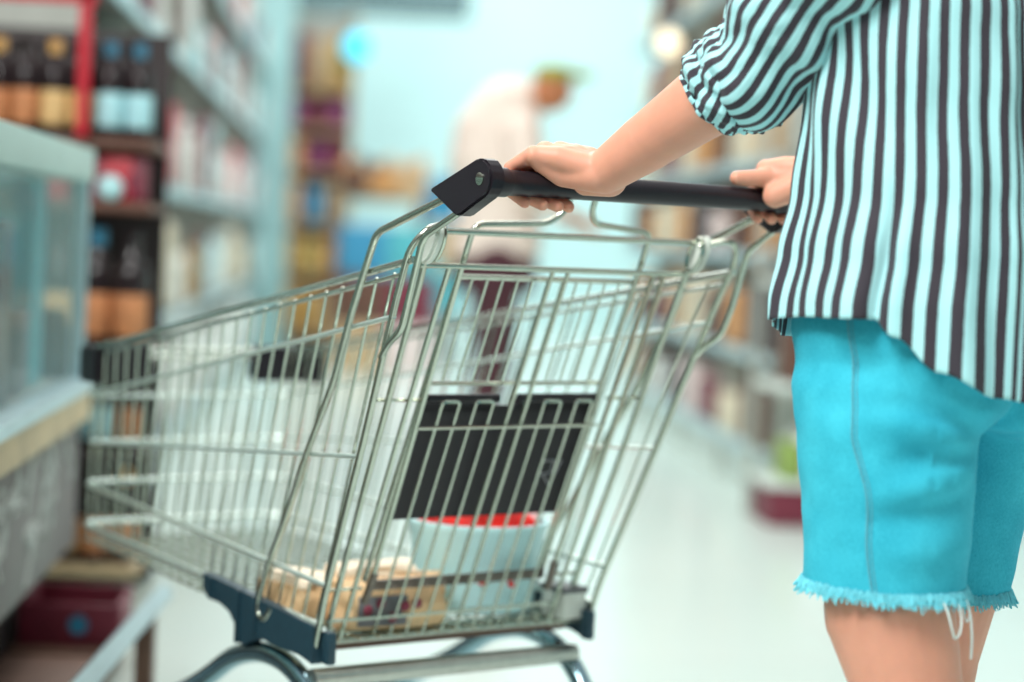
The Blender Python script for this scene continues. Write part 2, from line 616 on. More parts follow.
tube(bm, [gp(-.228, .957), gp(.228, .957)], .0047, 10)
tube(bm, [gp(-.236, .911), gp(.228, .911)], .0044, 10)
for s in (-1, 1):
    tube(bm, [gp(s * .236, .957), gp(s * .228, .90), gp(s * .222, .66), gp(s * .214, .40), gp(s * .206, .372)], .0047, 10, .012)
    tube(bm, [gp(s * .188, .911), gp(s * .189, .66), gp(s * .188, .40), gp(s * .188, .372)], .0038, 8)
    tube(bm, [gp(s * .168, .911), gp(s * .165, .66), gp(s * .162, .45)], .0040, 8)
    tube(bm, [gp(s * .235, .725, .03), gp(s * .165, .725, .03)], .0028, 8)
    tube(bm, [gp(s * .0135, .911), gp(s * .0135, .40), gp(s * .013, .372)], .0032, 8)
    tube(bm, [gp(s * .226, .446, .03), gp(s * .17, .446, .03)], .0026, 8)
    for x1, x2 in ((.045, .075), (.103, .132)):
        tube(bm, [gp(s * x1, .372), gp(s * x1, .722), gp(s * x2, .722), gp(s * x2, .372)], .0024, 6, .006)
tube(bm, [gp(-.165, .685, G - .004), gp(.165, .685, G - .004)], .0022, 6)
tube(bm, [gp(-.22, .400), gp(.22, .400)], .0030, 8)
tube(bm, [gp(-.232, .368), gp(.232, .368)], .0042, 8)
tube(bm, [gp(-.215, .376, G + .012), gp(.215, .376, G + .012)], .0030, 8)
gate = obj('rear_gate', bm, M['zinc'], cart)
bm = bmesh.new()
box(bm, (-.158, rear_y(.448, .034) - .004, .441), (.158, rear_y(.448, .034) + .004, .456), .002)
for s in (-1, 1):
    tube(bm, [gp(s * .161, .47), gp(s * .164, .425)], .006, 8)
obj('hinge_channel', bm, M['gun'], gate)
for s in (-1, 1):
    bm = bmesh.new()
    # oval pivot plate
    pts = []
    for k in range(20):
        a = 2 * PI * k / 20
        pts.append((rear_y(.938, .012) + .017 * math.cos(a) - .012 * math.sin(a), .940 + .028 * math.sin(a)))
    prism(bm, pts if s < 0 else pts[::-1], 'x', s * .226, s * .240)
    bmesh.ops.recalc_face_normals(bm, faces=bm.faces[:])
    bmesh.ops.bevel(bm, geom=[e_ for e_ in bm.edges if abs(e_.verts[0].co.x - e_.verts[1].co.x) < 1e-5], offset=.004, segments=2, affect='EDGES')
    pv = obj('pivot_plate', bm, M['clear'], gate)
    bm = bmesh.new()
    pts = [Vector((s * .224, rear_y(.938, .012) + .014 * math.cos(a) - .010 * math.sin(a), .940 + .024 * math.sin(a))) for a in [2 * PI * k / 20 for k in range(20)]]
    tube(bm, pts, .0026, 6, closed=True)
    obj('pivot_ring', bm, M['zinc'], pv)

# folded child seat
SO = .042
seat = thing('child_seat', None, None); seat.parent = cart
bm = bmesh.new()
sp = lambda x, z: gp(x, z, SO)
tube(bm, [sp(-.160, .455), sp(-.155, .75), sp(-.152, .968), sp(-.030, .974), sp(-.008, .992), sp(-.004, 1.022), sp(.040, 1.022), sp(.037, .996), sp(.050, .977), sp(.157, .968), sp(.157, .75), sp(.160, .455)], .0044, 10, .016)
tube(bm, [sp(-.153, .897), sp(.153, .897)], .0040, 8)
tube(bm, [sp(-.155, .747), sp(.155, .747)], .0032, 8)
for i in range(11):
    x = -.129 + .258 * i / 10
    tube(bm, [sp(x, .897), sp(x, .747)], .0018, 6)
obj('seat_frame', bm, M['zinc'], seat)
bm = bmesh.new()
NO = .046


def flap_pt(x, z, d):
    return Vector((x, rear_y(z, NO + d), z))


for x0, x1, z0, z1 in ((-.152, .156, .546, .714), (-.150, -.020, .706, .726), (.016, .158, .706, .726)):
    poly = [(x0, z0), (x1, z0 - .001), (x1 - .004, z1), (x0 + .004, z1)]
    A = [bm.verts.new(flap_pt(x, z, 0)) for x, z in poly]
    B = [bm.verts.new(flap_pt(x, z, .010)) for x, z in poly]
    bm.faces.new(A); bm.faces.new(B[::-1])
    for i in range(4):
        bm.faces.new((A[i], A[(i + 1) % 4], B[(i + 1) % 4], B[i]))
for x0, x1 in ((-.148, -.020), (.016, .156)):
    tube(bm, [flap_pt(x0, .725, -.001), flap_pt(x1, .725, -.001)], .0065, 10)
flap = obj('seat_flap', bm, M['black'], seat)
bm = bmesh.new()
for a, b in (((.098, .588), (.098, .628)), ((.098, .628), (.118, .628)), ((.118, .628), (.118, .610)), ((.118, .610), (.098, .606)), ((.106, .606), (.124, .588)), ((.126, .600), (.132, .628))):
    tube(bm, [flap_pt(a[0], a[1], -.0004), flap_pt(b[0], b[1], -.0004)], .0014, 6)
tag(obj('moulded_mark', bm, M['logo'], flap), 'faint grey moulded mark')

# plastic side brackets, chassis tubes, cross bar, casters
BR = [(.329, .424), (.289, .422), (.165, .412), (.101, .407), (.008, .398), (.006, .345), (.042, .352), (.10, .352), (.150, .356), (.205, .335), (.216, .355), (.246, .379), (.274, .387), (.308, .388), (.328, .400)]
for s in (-1, 1):
    bm = bmesh.new()
    prism(bm, BR, 'x', s * .236, s * .252)
    for y0, z0, z1 in ((.215, .338, .415), (.165, .36, .412), (.30, .39, .42)):
        box(bm, (s * .2535 - .004, y0 - .003, z0), (s * .2535 + .004, y0 + .003, z1))
    obj('side_bracket', bm, M['navy'], cart)
    bm = bmesh.new()
    tube(bm, [(s * .234, .70, .115), (s * .236, .60, .135), (s * .236, .34, .256), (s * .236, .25, .312), (s * .236, .165, .334), (s * .236, .09, .328), (s * .236, .03, .300), (s * .236, -.03, .23), (s * .236, -.07, .135)], .0155, 16, .06)
    obj('chassis_tube', bm, M['chrome'], cart)
    for y in (.68, -.07):
        ct = thing('caster', None, None); ct.parent = cart; ct.location = (s * .235, y, 0)
        bm = bmesh.new()
        tube(bm, [(-.014, 0, .062), (.014, 0, .062)], .062, 24)
        bmesh.ops.bevel(bm, geom=bm.edges[:], offset=.004, segments=1, affect='EDGES')
        obj('wheel', bm, M['black'], ct)
        bm = bmesh.new()
        for q in (-.021, .021):
            prism(bm, [(-.02, .05), (.02, .05), (.026, .135), (-.026, .135)], 'x', q - .0025, q + .0025)
        box(bm, (-.024, -.026, .130), (.024, .026, .137))
        obj('fork', bm, M['zinc_dull'], ct)
for s in (-1, 1):
    bm = bmesh.new(); box(bm, (s * .232 - .007, -.016, .345), (s * .232 + .007, .006, .392), .005); obj('post_clip', bm, M['navy'], cart)
bm = bmesh.new()
tube(bm, [(-.236, .030, .318), (.236, .030, .318)], .0145, 14)
obj('cross_bar', bm, M['zinc_dull'], cart)
bm = bmesh.new()
box(bm, (-.235, .055, .350), (.235, .075, .366), .003)
obj('basket_bearer', bm, M['brown'], cart)


def cart_pt(x, y, z):
    v = Matrix.Rotation(CA, 3, 'Z') @ Vector((x, y, z))
    return CO + v


# ------------------------------------------------------------------ goods in the trolley
def pillow(bm, sx_, sy_, sz_, seed=0, amp=.06, n=10):
    """soft pack, base at z = 0"""
    g = bmesh.ops.create_cube(bm, size=2.0)
    bmesh.ops.subdivide_edges(bm, edges=list({e_ for v in g['verts'] for e_ in v.link_edges}), cuts=n, use_grid_fill=True)
    for v in bm.verts:
        c = v.co.copy()
        k = Vector((c.x * math.sqrt(max(0, 1 - .32 * c.y ** 2 - .0 * c.z ** 2)), c.y * math.sqrt(max(0, 1 - .32 * c.z ** 2)), c.z * math.sqrt(max(0, 1 - .18 * c.x ** 2 - .18 * c.y ** 2))))
        d = noise.noise(c * 1.6 + Vector((seed, seed * 2.3, 0))) * amp
        k *= 1 + d
        v.co = Vector((k.x * sx_ / 2, k.y * sy_ / 2, max(0, (k.z + .8) * sz_ / 1.8)))
    return bm


FZ = .378
tubp = cart_pt(.118, .135, FZ + .003)
tub = thing('tub', 'round white tub with red strokes standing at the back of the trolley', 'tub', tubp, CA)
bm = bmesh.new()
lathe(bm, [(.082, 0), (.090, .004), (.106, .125), (.110, .130), (.110, .137), (.103, .137), (.102, .128), (.087, .010), (.001, .008)], n=36)
obj('body', bm, M['tub'], tub)
bm = bmesh.new()
for a0, a1, z0, z1 in ((-122, -112, .050, .066), (-97, -91, .068, .046)):
    p = []
    for k in range(5):
        a = math.radians(a0 + (a1 - a0) * k / 4); z = z0 + (z1 - z0) * k / 4
        r = .090 + .016 * z / .125 + .0005
        p.append((r * math.cos(a), r * math.sin(a), z))
    tube(bm, p, .0045, 6)
obj('printed_stroke', bm, M['redwrap'], tub)
bm = bmesh.new(); pillow(bm, .145, .145, .075, 3, .25)
tag(obj('snack_packet', bm, M['redwrap'], loc=cart_pt(.112, .14, FZ + .085)), 'crumpled glossy red packet inside the white tub', 'packet').rotation_euler = (0, 0, .4)
bm = bmesh.new(); pillow(bm, .06, .05, .05, 5, .3)
tag(obj('sweet_packet', bm, M['pink'], loc=cart_pt(.175, .105, FZ + .118)), 'small pink and white packet on the rim of the tub', 'packet')
ba = thing('bread_pack', 'tan paper loaf pack leaning by the near side wires of the trolley', 'bread', cart_pt(-.190, .150, FZ + .003), CA + .1)
bm = bmesh.new(); pillow(bm, .075, .125, .058, 1, .10); obj('loaf', bm, M['paper'], ba)
bm = bmesh.new(); pillow(bm, .062, .105, .02, 2, .2); obj('paper_top', bm, M['pale'], ba).location = (0, 0, .050)
bb = thing('pastry_pack', 'kraft pastry pack with a dark printed window behind the rear gate', 'pastry pack', cart_pt(-.085, .085, FZ + .001), CA - .1)
bm = bmesh.new(); pillow(bm, .185, .115, .072, 6, .12); obj('bag', bm, M['paper'], bb)
bm = bmesh.new(); pillow(bm, .13, .07, .025, 8, .25); obj('paper_top', bm, M['pale'], bb).location = (-.01, .02, .062)
bm = bmesh.new(); box(bm, (-.070, -.060, .006), (.010, -.050, .050), .003); wd = obj('window', bm, M['greypack'], bb)
bm = bmesh.new()
for k in range(5):
    sphere(bm, (-.055 + k * .020, -.060, .030 + .012 * math.sin(k * 2.2)), .008, (1, .5, 1), 10, 6)
obj('printed_fruit', bm, PM['maroon'], wd)
bc = thing('plastic_box', 'small grey see-through plastic box right of the tub in the trolley', 'plastic box', cart_pt(.215, .035, FZ - .003), CA)
bm = bmesh.new(); box(bm, (-.022, -.03, 0), (.022, .03, .045), .006); obj('box_body', bm, M['clear'], bc)
bm = bmesh.new(); box(bm, (-.024, -.032, .040), (.024, .032, .050), .004); obj('lid', bm, M['greypack'], bc)

# ------------------------------------------------------------------ person pushing the trolley (cart axes, moved to her own base)
PB = Vector((.09, -.80, 0))
person = thing('person', 'person in a striped shirt and frayed denim shorts pushing the trolley', 'person', cart_pt(*PB), CA)


def loc_(bm):
    for v in bm.verts:
        v.co -= PB


def loc_me(me):
    for v in me.vertices:
        v.co -= PB


bm = bmesh.new()
ring_loft(bm, [(.09, -.80, .80, .14, .10), (.09, -.80, .86, .155, .11), (.09, -.795, .93, .145, .10), (.09, -.79, 1.02, .118, .085), (.09, -.79, 1.12, .125, .088), (.09, -.79, 1.25, .145, .095), (.09, -.80, 1.33, .14, .08), (.09, -.80, 1.385, .07, .055)])
chain(bm, [((.09, -.80, 1.36), .052), ((.09, -.79, 1.47), .048)])
# head
sphere(bm, (.09, -.775, 1.565), .085, (.88, 1.08, 1.22))
sphere(bm, (.09, -.745, 1.515), .058, (.9, 1.0, 1.0))
capsule(bm, (.09, -.690, 1.56), (.09, -.672, 1.535), .008, .012)
for s in (-1, 1):
    sphere(bm, (.09 + s * .078, -.78, 1.55), .022, (.35, .8, 1.3))
    sphere(bm, (.09 + s * .030, -.698, 1.572), .014)
capsule(bm, (.07, -.688, 1.505), (.11, -.688, 1.505), .007, .007)
SHL, SHR = Vector((-.085, -.82, 1.335)), Vector((.265, -.80, 1.335))
EL = Vector((-.075, -.640, 1.165)); WL = Vector((-.126, -.436, 1.040))
ER = Vector((.33, -.62, 1.13)); WR = Vector((.245, -.446, 1.060))
chain(bm, [(SHL, .052), (SHL.lerp(EL, .5), .044), (EL, .040)])
chain(bm, [(EL, .040), (EL.lerp(WL, .3), .0450), (EL.lerp(WL, .7), .0365), (WL, .0285)])
chain(bm, [(SHR, .052), (SHR.lerp(ER, .5), .044), (ER, .040)])
chain(bm, [(ER, .040), (ER.lerp(WR, .3), .039), (ER.lerp(WR, .7), .030), (WR, .026)])
# legs
LL = [((.010, -.80, .84), .085), ((.004, -.818, .68), .082), ((.000, -.833, .545), .0755), ((.012, -.858, .455), .062), ((.034, -.925, .33), .054), ((.036, -.985, .20), .040), ((.036, -1.03, .105), .034)]
RL = [((.170, -.79, .84), .085), ((.174, -.768, .68), .080), ((.184, -.745, .545), .0705), ((.190, -.726, .455), .0615), ((.180, -.72, .31), .053), ((.180, -.735, .18), .039), ((.180, -.74, .09), .034)]
chain(bm, LL); chain(bm, RL)
chain(bm, [((.036, -1.045, .085), .034), ((.036, -.97, .05), .034), ((.036, -.89, .035), .026)])
chain(bm, [((.180, -.755, .045), .036), ((.180, -.66, .04), .034), ((.180, -.575, .03), .024)])


def arc(x, a, r=.0262):
    a = math.radians(a)
    return Vector((x, BY + r * math.cos(a), BZ + r * math.sin(a)))


NAILS = []


def hand(bm, W, xs, s, thumb, lift=.008):
    """palm lying over the bar, four fingers wrapped round its far side, tips under the bar; xs index..little.
    The hand points forward and slightly outward, so the fingers cross the bar at a slant."""
    D = Vector((-.40 * s, .917, 0))

    def around(x, a, r):
        a = math.radians(a)
        return Vector((x, BY, BZ)) + D * (r * math.cos(a) / .917) + Vector((0, 0, r * math.sin(a)))
    mcp = []
    for i, x in enumerate(xs):
        rr = (.0098, .0101, .0096, .0086)[i]
        m = around(x, (100, 97, 98, 102)[i], (.0350, .0365, .0345, .0305)[i] + lift)
        mcp.append(m)
        pts = [(m, rr * 1.15)]
        for k, a in enumerate(((40, -26, -88), (36, -34, -98), (38, -32, -96), (44, -20, -84))[i]):
            r_ = .0162 + rr * (1.12, .98, .94)[k] + (lift * .35 if k == 0 else 0)
            pts.append((around(x + .002 * s * k, a, r_), rr * (1.04, .94, .84)[k]))
        chain(bm, pts)
        sphere(bm, m + Vector((0, -.001, .0030)), rr * 1.0)
        base = W + Vector(((x - xs[1]) * .40, .010, .003))
        chain(bm, [(base, .0175), (base.lerp(m, .55) + Vector((0, 0, .002)), .0160), (m, rr * 1.22)])
    # heel of the hand rolled down the near side of the bar, little-finger edge and thumb ball
    chain(bm, [(W + Vector((-s * .010, .004, -.006)), .022), (Vector((xs[3] + s * .040, BY - .026, BZ + .014)), .0165), (Vector((xs[3] + s * .016, BY - .010, BZ + .028)), .0135), (mcp[3] + Vector((0, -.002, -.002)), .0120)])
    chain(bm, [(W + Vector((s * .012, .006, -.010)), .022), (Vector((xs[0] + s * .004, BY - .032, BZ + .006)), .0175)])
    chain(bm, [(W + Vector((0, .006, -.004)), .024), (Vector(((xs[1] + xs[2]) / 2, BY - .012, BZ + .033)), .018), (mcp[2], .0135)])
    chain(bm, thumb)


hand(bm, WL, (-.132, -.155, -.178, -.200), 1, [(WL + Vector((.014, .022, -.004)), .017), (Vector((-.098, BY - .012, BZ + .032)), .0135), (Vector((-.086, BY + .020, BZ + .024)), .0110), (Vector((-.088, BY + .028, BZ - .002)), .0092)])
hand(bm, WR, (.205, .229, .252, .273), -1, [(WR + Vector((-.016, .020, -.004)), .017), (Vector((.205, BY - .022, BZ + .032)), .0140), (Vector((.176, BY - .012, BZ + .0280)), .0118), (Vector((.153, BY - .006, BZ + .0270)), .0102)])
body = fuse('body', bm, .0027, 5)
loc_me(body)
obj('body', body, M['skin'], person)

bm = bmesh.new()
sphere(bm, (.09, -.80, 1.60), .098, (.95, 1.05, 1.02))
chain(bm, [((.09, -.86, 1.58), .075), ((.09, -.88, 1.50), .06), ((.09, -.885, 1.42), .035)])
hm = fuse('hair', bm, .006, 6); loc_me(hm)
obj('hair', hm, M['hair'], person)
for x, y0, y1, zb, tilt in ((.036, -1.075, -.86, .0, .10), (.180, -.80, -.545, 0, 0)):
    bm = bmesh.new()
    ym = (y0 + y1) / 2
    chain(bm, [((x, y0 + .04, .045 + tilt * .5), .040), ((x, ym, .042 + tilt * .15), .042), ((x, y1 - .035, .036), .036)])
    for v in bm.verts:
        v.co.z = max(v.co.z, .004)
    sm = fuse('shoe', bm, .006, 4); loc_me(sm)
    obj('shoe', sm, M['shoe'], person)

# shorts
bm = bmesh.new()
ring_loft(bm, [(.09, -.80, .80, .170, .128), (.09, -.80, .86, .182, .140), (.09, -.795, .93, .172, .130), (.09, -.79, 1.0, .150, .112)], 48)
ring_loft(bm, [(.000, -.822, .566, .089, .094), (.000, -.822, .62, .090, .095), (.000, -.815, .71, .096, .103), (.003, -.805, .80, .098, .115), (.015, -.80, .87, .085, .11)], 40, 2.1)
ring_loft(bm, [(.176, -.750, .540, .077, .086), (.176, -.753, .61, .085, .093), (.178, -.765, .70, .090, .102), (.172, -.785, .80, .092, .112), (.165, -.80, .87, .085, .11)], 40, 2.1)
sphere(bm, (.030, -.875, .835), .092, (1, .85, 1)); sphere(bm, (.155, -.870, .835), .092, (1, .85, 1))
shorts_me = fuse('shorts', bm, .0045, 4)
# cloth folds: soft lines running from the crotch and the seat
FOLDS = [((.043, -.907, .743), (-.086, -.859, .771), .0065, .010), ((.043, -.907, .737), (-.067, -.876, .723), -.0065, .009), ((.034, -.902, .715), (-.071, -.875, .683), .0060, .010),
         ((.035, -.904, .690), (-.080, -.871, .655), -.0050, .010), ((.035, -.907, .640), (-.062, -.886, .615), .0045, .011), ((.065, -.920, .797), (-.050, -.883, .809), -.0045, .010),
         ((.043, -.907, .758), (-.060, -.875, .792), -.0045, .009), ((.087, -.940, .755), (.150, -.930, .780), .005, .010), ((-.115, -.788, .762), (-.085, -.860, .746), .0035, .014)]
for v in shorts_me.vertices:
    p, n_ = v.co.copy(), v.normal.copy()
    d = 0
    for a, b, am, sg in FOLDS:
        a, b = Vector(a), Vector(b)
        t = max(0, min(1, (p - a).dot(b - a) / (b - a).length_squared))
        q = (p - a - (b - a) * t)
        f_ = 1 - min(1, abs(2 * (p - a).dot(b - a) / (b - a).length_squared - 1) / 1.25) ** 2
        d += 1.6 * am * f_ * math.exp(-(q.z ** 2) / (2 * sg * sg)) * math.exp(-(q.x ** 2 + q.y ** 2) / (2 * .07 ** 2))
    d += .0022 * noise.noise(p * 18) + .0012 * noise.noise(p * 45)
    v.co = p + n_ * d
bm = bmesh.new(); bm.from_mesh(shorts_me)
for _ in range(4):
    bmesh.ops.smooth_vert(bm, verts=bm.verts[:], factor=.5, use_axis_x=True, use_axis_y=True, use_axis_z=True)
bm.to_mesh(shorts_me); bm.free()
bvh = BVHTree.FromPolygons([v.co.copy() for v in shorts_me.vertices], [tuple(p.vertices) for p in shorts_me.polygons])
loc_me(shorts_me)
shorts = obj('shorts', shorts_me, M['denim'], person)


def on_shorts(p, n_=.001):
    q, nn, i, d = bvh.find_nearest(Vector(p))
    return q + nn * n_


bm = bmesh.new()
seam = []
for k in range(33):
    t = k / 32
    cx_, cy_ = .09 + (.0 - .09) * min(1, t * 1.6), -.80 + (-.022) * t
    ux, uy = -.99 + .137 * t, -.14 - .38 * t
    seam.append(on_shorts((cx_ + ux * .25, cy_ + uy * .25, .915 - .345 * t), .0006))
for _ in range(6):
    seam = [seam[0]] + [(a + b * 2 + c) / 4 for a, b, c in zip(seam, seam[1:], seam[2:])] + [seam[-1]]
seam = [on_shorts(p, .0006) for p in seam]
tube(bm, seam, .0016, 6)
tube(bm, [on_shorts(p + Vector((.002, -.0045, 0)), .0002) for p in seam], .0009, 6)
loc_(bm)
obj('side_seam', bm, M['seam'], shorts)
for cx, cy, z, a, b in ((.000, -.822, .568, .090, .095), (.176, -.750, .542, .083, .091)):
    bm = bmesh.new()
    N = 420
    for k in range(N):
        t = 2 * PI * (k + random.random()) / N
        p = on_shorts((cx + a * 1.05 * math.cos(t), cy + b * 1.05 * math.sin(t), z + .008 + .004 * random.random()), .0008)
        o_ = Vector((math.cos(t), math.sin(t), 0))
        L = .010 + .008 * random.random()
        tw = Vector((random.uniform(-1, 1), random.uniform(-1, 1), 0)) * .004
        tube(bm, [p, p + o_ * .0035 + Vector((0, 0, -L * .45)), p + o_ * (.003 + random.uniform(-.001, .004)) + tw + Vector((0, 0, -L))], .0011, 4)
    loc_(bm)
    tag(obj('frayed_hem', bm, M['fray'], shorts), 'bright frayed hem', kind='stuff')
bm = bmesh.new()
hz = .560
a0 = on_shorts((-.010, -.93, .572), .002); a1 = on_shorts((.016, -.925, .572), .002)
dn = lambda p, x, y, z: p + Vector((x, y - .006, z))
tube(bm, [a0, dn(a0, .0, -.004, -.012), dn(a0, .006, -.006, -.032), dn(a0, .016, -.002, -.045), dn(a1, -.002, -.004, -.040), dn(a1, .001, -.004, -.022), a1], .0013, 5, .010)
a2 = on_shorts((.036, -.915, .575), .002)
tube(bm, [a2, dn(a2, .001, -.004, -.02), dn(a2, .004, -.006, -.048), dn(a2, .006, -.004, -.072)], .0015, 5, .01)
tube(bm, [a2 + Vector((-.006, .002, 0)), dn(a2, -.008, 0, -.015), dn(a2, -.004, -.004, -.032), dn(a2, .001, -.004, -.020)], .0011, 5, .006)
loc_(bm)
tag(obj('loose_thread', bm, M['thread'], shorts), 'loose white threads hanging from the hem', kind='stuff')

# shirt
SHIRT = [(.78, .205, .175), (.89, .203, .172), (.95, .192, .168), (1.02, .180, .160), (1.13, .177, .146), (1.22, .176, .140), (1.30, .172, .122), (1.36, .150, .105), (1.405, .088, .075), (1.43, .066, .060)]
HEM = [(0, .875), (20, .872), (45, .862), (70, .850), (90, .846), (112, .848), (128, .858), (142, .870), (180, .878), (203, .880), (212, .862), (228, .826), (250, .800), (270, .790), (290, .80), (315, .83), (340, .872), (360, .875)]
NST = 42
bm = bmesh.new()
uvl = bm.loops.layers.uv.new('UVMap')
NT, NZ = 220, 90
grid = []
for i in range(NT):
    th = 2 * PI * i / NT
    dg_ = math.degrees(th)
    zh = lerp_table(HEM, dg_)[0]
    row = []
    for j in range(NZ + 1):
        v_ = j / NZ
        z = zh + (1.43 - zh) * v_ ** 1.05
        a, b = lerp_table(SHIRT, z)
        c, s = math.cos(th), math.sin(th)
        k = 1.0
        low = max(0, min(1, (1.12 - z) / .30))
        rad = 0.0
        rad += low * (.0050 * math.sin(9 * th + 3.0 * z) + .004 * math.sin(17 * th + 1.3 + 6 * z))
        rad += .006 * noise.noise(Vector((c * 3, s * 3, z * 4.5))) + .0035 * noise.noise(Vector((c * 8 + z, s * 8, z * 9)))
        # pressed pleat at the side, sharp near the hem
        dl = (dg_ - 204 - (z - .9) * 26)
        rad += -.010 * math.exp(-(dl / 2.6) ** 2) * max(0, min(1, (1.06 - z) / .10)) + .008 * math.exp(-((dl - 6) / 4.0) ** 2) * max(0, min(1, (1.05 - z) / .12))
        # box pleat down the middle of the back
        rad += -.008 * math.exp(-((dg_ - 258) / 2.4) ** 2)
        # diagonal drag folds from the arm to the hip
        rad += .004 * math.sin((z * 38 + th * 5.5)) * math.exp(-((dg_ - 185) / 30) ** 2) * max(0, min(1, (z - 1.0) / .1))
        x = .09 + (a + rad) * math.copysign(abs(c) ** .92, c)
        y = -.80 + (b + rad) * math.copysign(abs(s) ** .92, s)
        row.append(bm.verts.new((x, y, z)))
    grid.append(row)


def stripe_u(dg_):
    return dg_ / 360 * NST + 1.6 / (1 + math.exp(-(dg_ - 258) / 2.2))


for i in range(NT):
    A, B = grid[i], grid[(i + 1) % NT]
    for j in range(NZ):
        f = bm.faces.new((A[j], B[j], B[j + 1], A[j + 1]))
        for lp, (ii, jj) in zip(f.loops, ((i, j), (i + 1, j), (i + 1, j + 1), (i, j + 1))):
            lp[uvl].uv = (stripe_u(360 * ii / NT), jj / NZ)
loc_(bm)
shirt = obj('shirt', bm, M['stripe'], person, sharp=False)
md = shirt.modifiers.new('cloth', 'SOLIDIFY'); md.thickness = .0016; md.offset = 0


def sleeve(name, path, rs, nst, seed, parent, fold=.004, amp=1.0, n=96, m=70, phase=0.0, twist=0.0, freq=1.0):
    """cloth tube along a path: rs radii at the path points; stripes run along the arm"""
    bm = bmesh.new()
    uvl = bm.loops.layers.uv.new('UVMap')
    pts = [Vector(p) for p in path]
    # smooth resample
    fine, fr_ = [], []
    L = [0]
    for a, b in zip(pts, pts[1:]):
        L.append(L[-1] + (b - a).length)
    sm = fillet(pts, .06, 8)
    sl = [0]
    for a, b in zip(sm, sm[1:]):
        sl.append(sl[-1] + (b - a).length)
    for j in range(m + 1):
        t = j / m
        d = t * sl[-1]
        k = 0
        while k < len(sl) - 2 and sl[k + 1] < d: k += 1
        u_ = (d - sl[k]) / max(1e-6, sl[k + 1] - sl[k])
        fine.append(sm[k].lerp(sm[k + 1], u_))
        tab = [(L[q] / L[-1], rs[q]) for q in range(len(rs))]
        fr_.append(lerp_table(tab, t)[0])
    rows = []
    nx = None
    for j, p in enumerate(fine):
        t = (fine[min(j + 1, m)] - fine[max(j - 1, 0)]).normalized()
        if nx is None:
            nx = t.cross(Vector((1, 0, 0))).normalized()
        nx = (nx - t * nx.dot(t)).normalized()
        ny = t.cross(nx)
        row = []
        for i in range(n):
            th = 2 * PI * i / n
            c, s = math.cos(th), math.sin(th)
            rr = fr_[j]
            tt = j / m
            rr += fold * amp * math.sin(freq * (tt * 26 + 1.8 * math.sin(th + seed) + .7 * math.sin(2 * th))) * (.35 + .65 * tt)
            rr += .006 * amp * noise.noise(Vector((c * 2.2 + seed, s * 2.2, tt * 9 * freq))) + .004 * amp * noise.noise(Vector((c * 5, s * 5 + seed, tt * 16 * freq)))
            row.append(bm.verts.new(p + (nx * c + ny * s) * rr))
        rows.append(row)
    for j in range(m):
        for i in range(n):
            f = bm.faces.new((rows[j][i], rows[j][(i + 1) % n], rows[j + 1][(i + 1) % n], rows[j + 1][i]))
            for lp, (ii, jj) in zip(f.loops, ((i, j), (i + 1, j), (i + 1, j + 1), (i, j + 1))):
                lp[uvl].uv = (ii / n * nst + phase + twist * jj / m, jj / m)
    loc_(bm)
    o = obj(name, bm, M['stripe'], parent, sharp=False)
    md = o.modifiers.new('cloth', 'SOLIDIFY'); md.thickness = .0016; md.offset = 0
    return o


CL = EL.lerp(WL, .27)
sleeve('sleeve', [SHL + Vector((.05, .0, .03)), SHL + Vector((-.004, .015, -.02)), SHL.lerp(EL, .6) + Vector((0, -.006, 0)), EL + Vector((.0, -.012, -.006)), EL.lerp(WL, .13)], [.072, .085, .073, .066, .056], 23, 1, shirt, .0060, 1.0, 120, 80, 0, 0, .8)
sleeve('rolled_cuff', [EL.lerp(WL, -.10), EL.lerp(WL, .06), EL.lerp(WL, .17), CL, EL.lerp(WL, .245)], [.061, .0650, .0620, .0570, .0505], 22, 3, shirt, .0016, 1.25, 96, 44, .5, 2.6, .75)
sleeve('sleeve', [SHR + Vector((-.05, 0, .03)), SHR + Vector((.004, .02, -.02)), SHR.lerp(ER, .6), ER + Vector((0, -.01, -.004)), ER.lerp(WR, .16)], [.070, .078, .072, .066, .054], 23, 5, shirt)
sleeve('rolled_cuff', [ER.lerp(WR, -.02), ER.lerp(WR, .12), ER.lerp(WR, .24)], [.058, .060, .050], 22, 8, shirt, .003, 1.0, 80, 30, .2, 1.0)

# ------------------------------------------------------------------ glass-fronted counter on the left
cnt = thing('display_counter', 'glass display counter with a chalkboard front panel at the left edge', 'counter', (-.59, 3.4, 0))


def cbox(name, lo, hi, m, bev=.004, parent=None):
    bm = bmesh.new(); box(bm, lo, hi, bev)
    return obj(name, bm, M[m] if isinstance(m, str) else m, parent or cnt)


cbox('top_panel', (-1.0, -1.9, 1.035), (.012, 1.215, 1.105), 'mint', .008)
cbox('glass_pane', (-.012, -1.9, .61), (-.004, 1.19, 1.035), 'glass', .001)
cbox('end_glass', (-1.0, 1.195, .61), (-.03, 1.203, 1.035), 'glass', .001)
cbox('corner_post', (-.026, 1.186, .60), (.004, 1.214, 1.04), 'silver', .003)
cbox('ledge', (-1.0, -1.9, .585), (.03, 1.225, .612), 'silver', .006)
cbox('wood_strip', (-.5, -1.9, .522), (.022, 1.218, .585), 'wood', .004)
cbox('deck', (-.40, -1.9, .605), (-.03, 1.19, .6125), 'cream2', .001)
cbox('inner_back', (-.42, -1.9, .612), (-.40, 1.19, 1.035), 'cream2', .001)
fp = cbox('front_panel', (-1.0, -1.9, .25), (.0, 1.20, .522), 'chalk', .003)
cbox('plinth', (-1.0, -1.9, 0), (-.10, 1.15, .25), 'dark', .003)
random.seed(5)
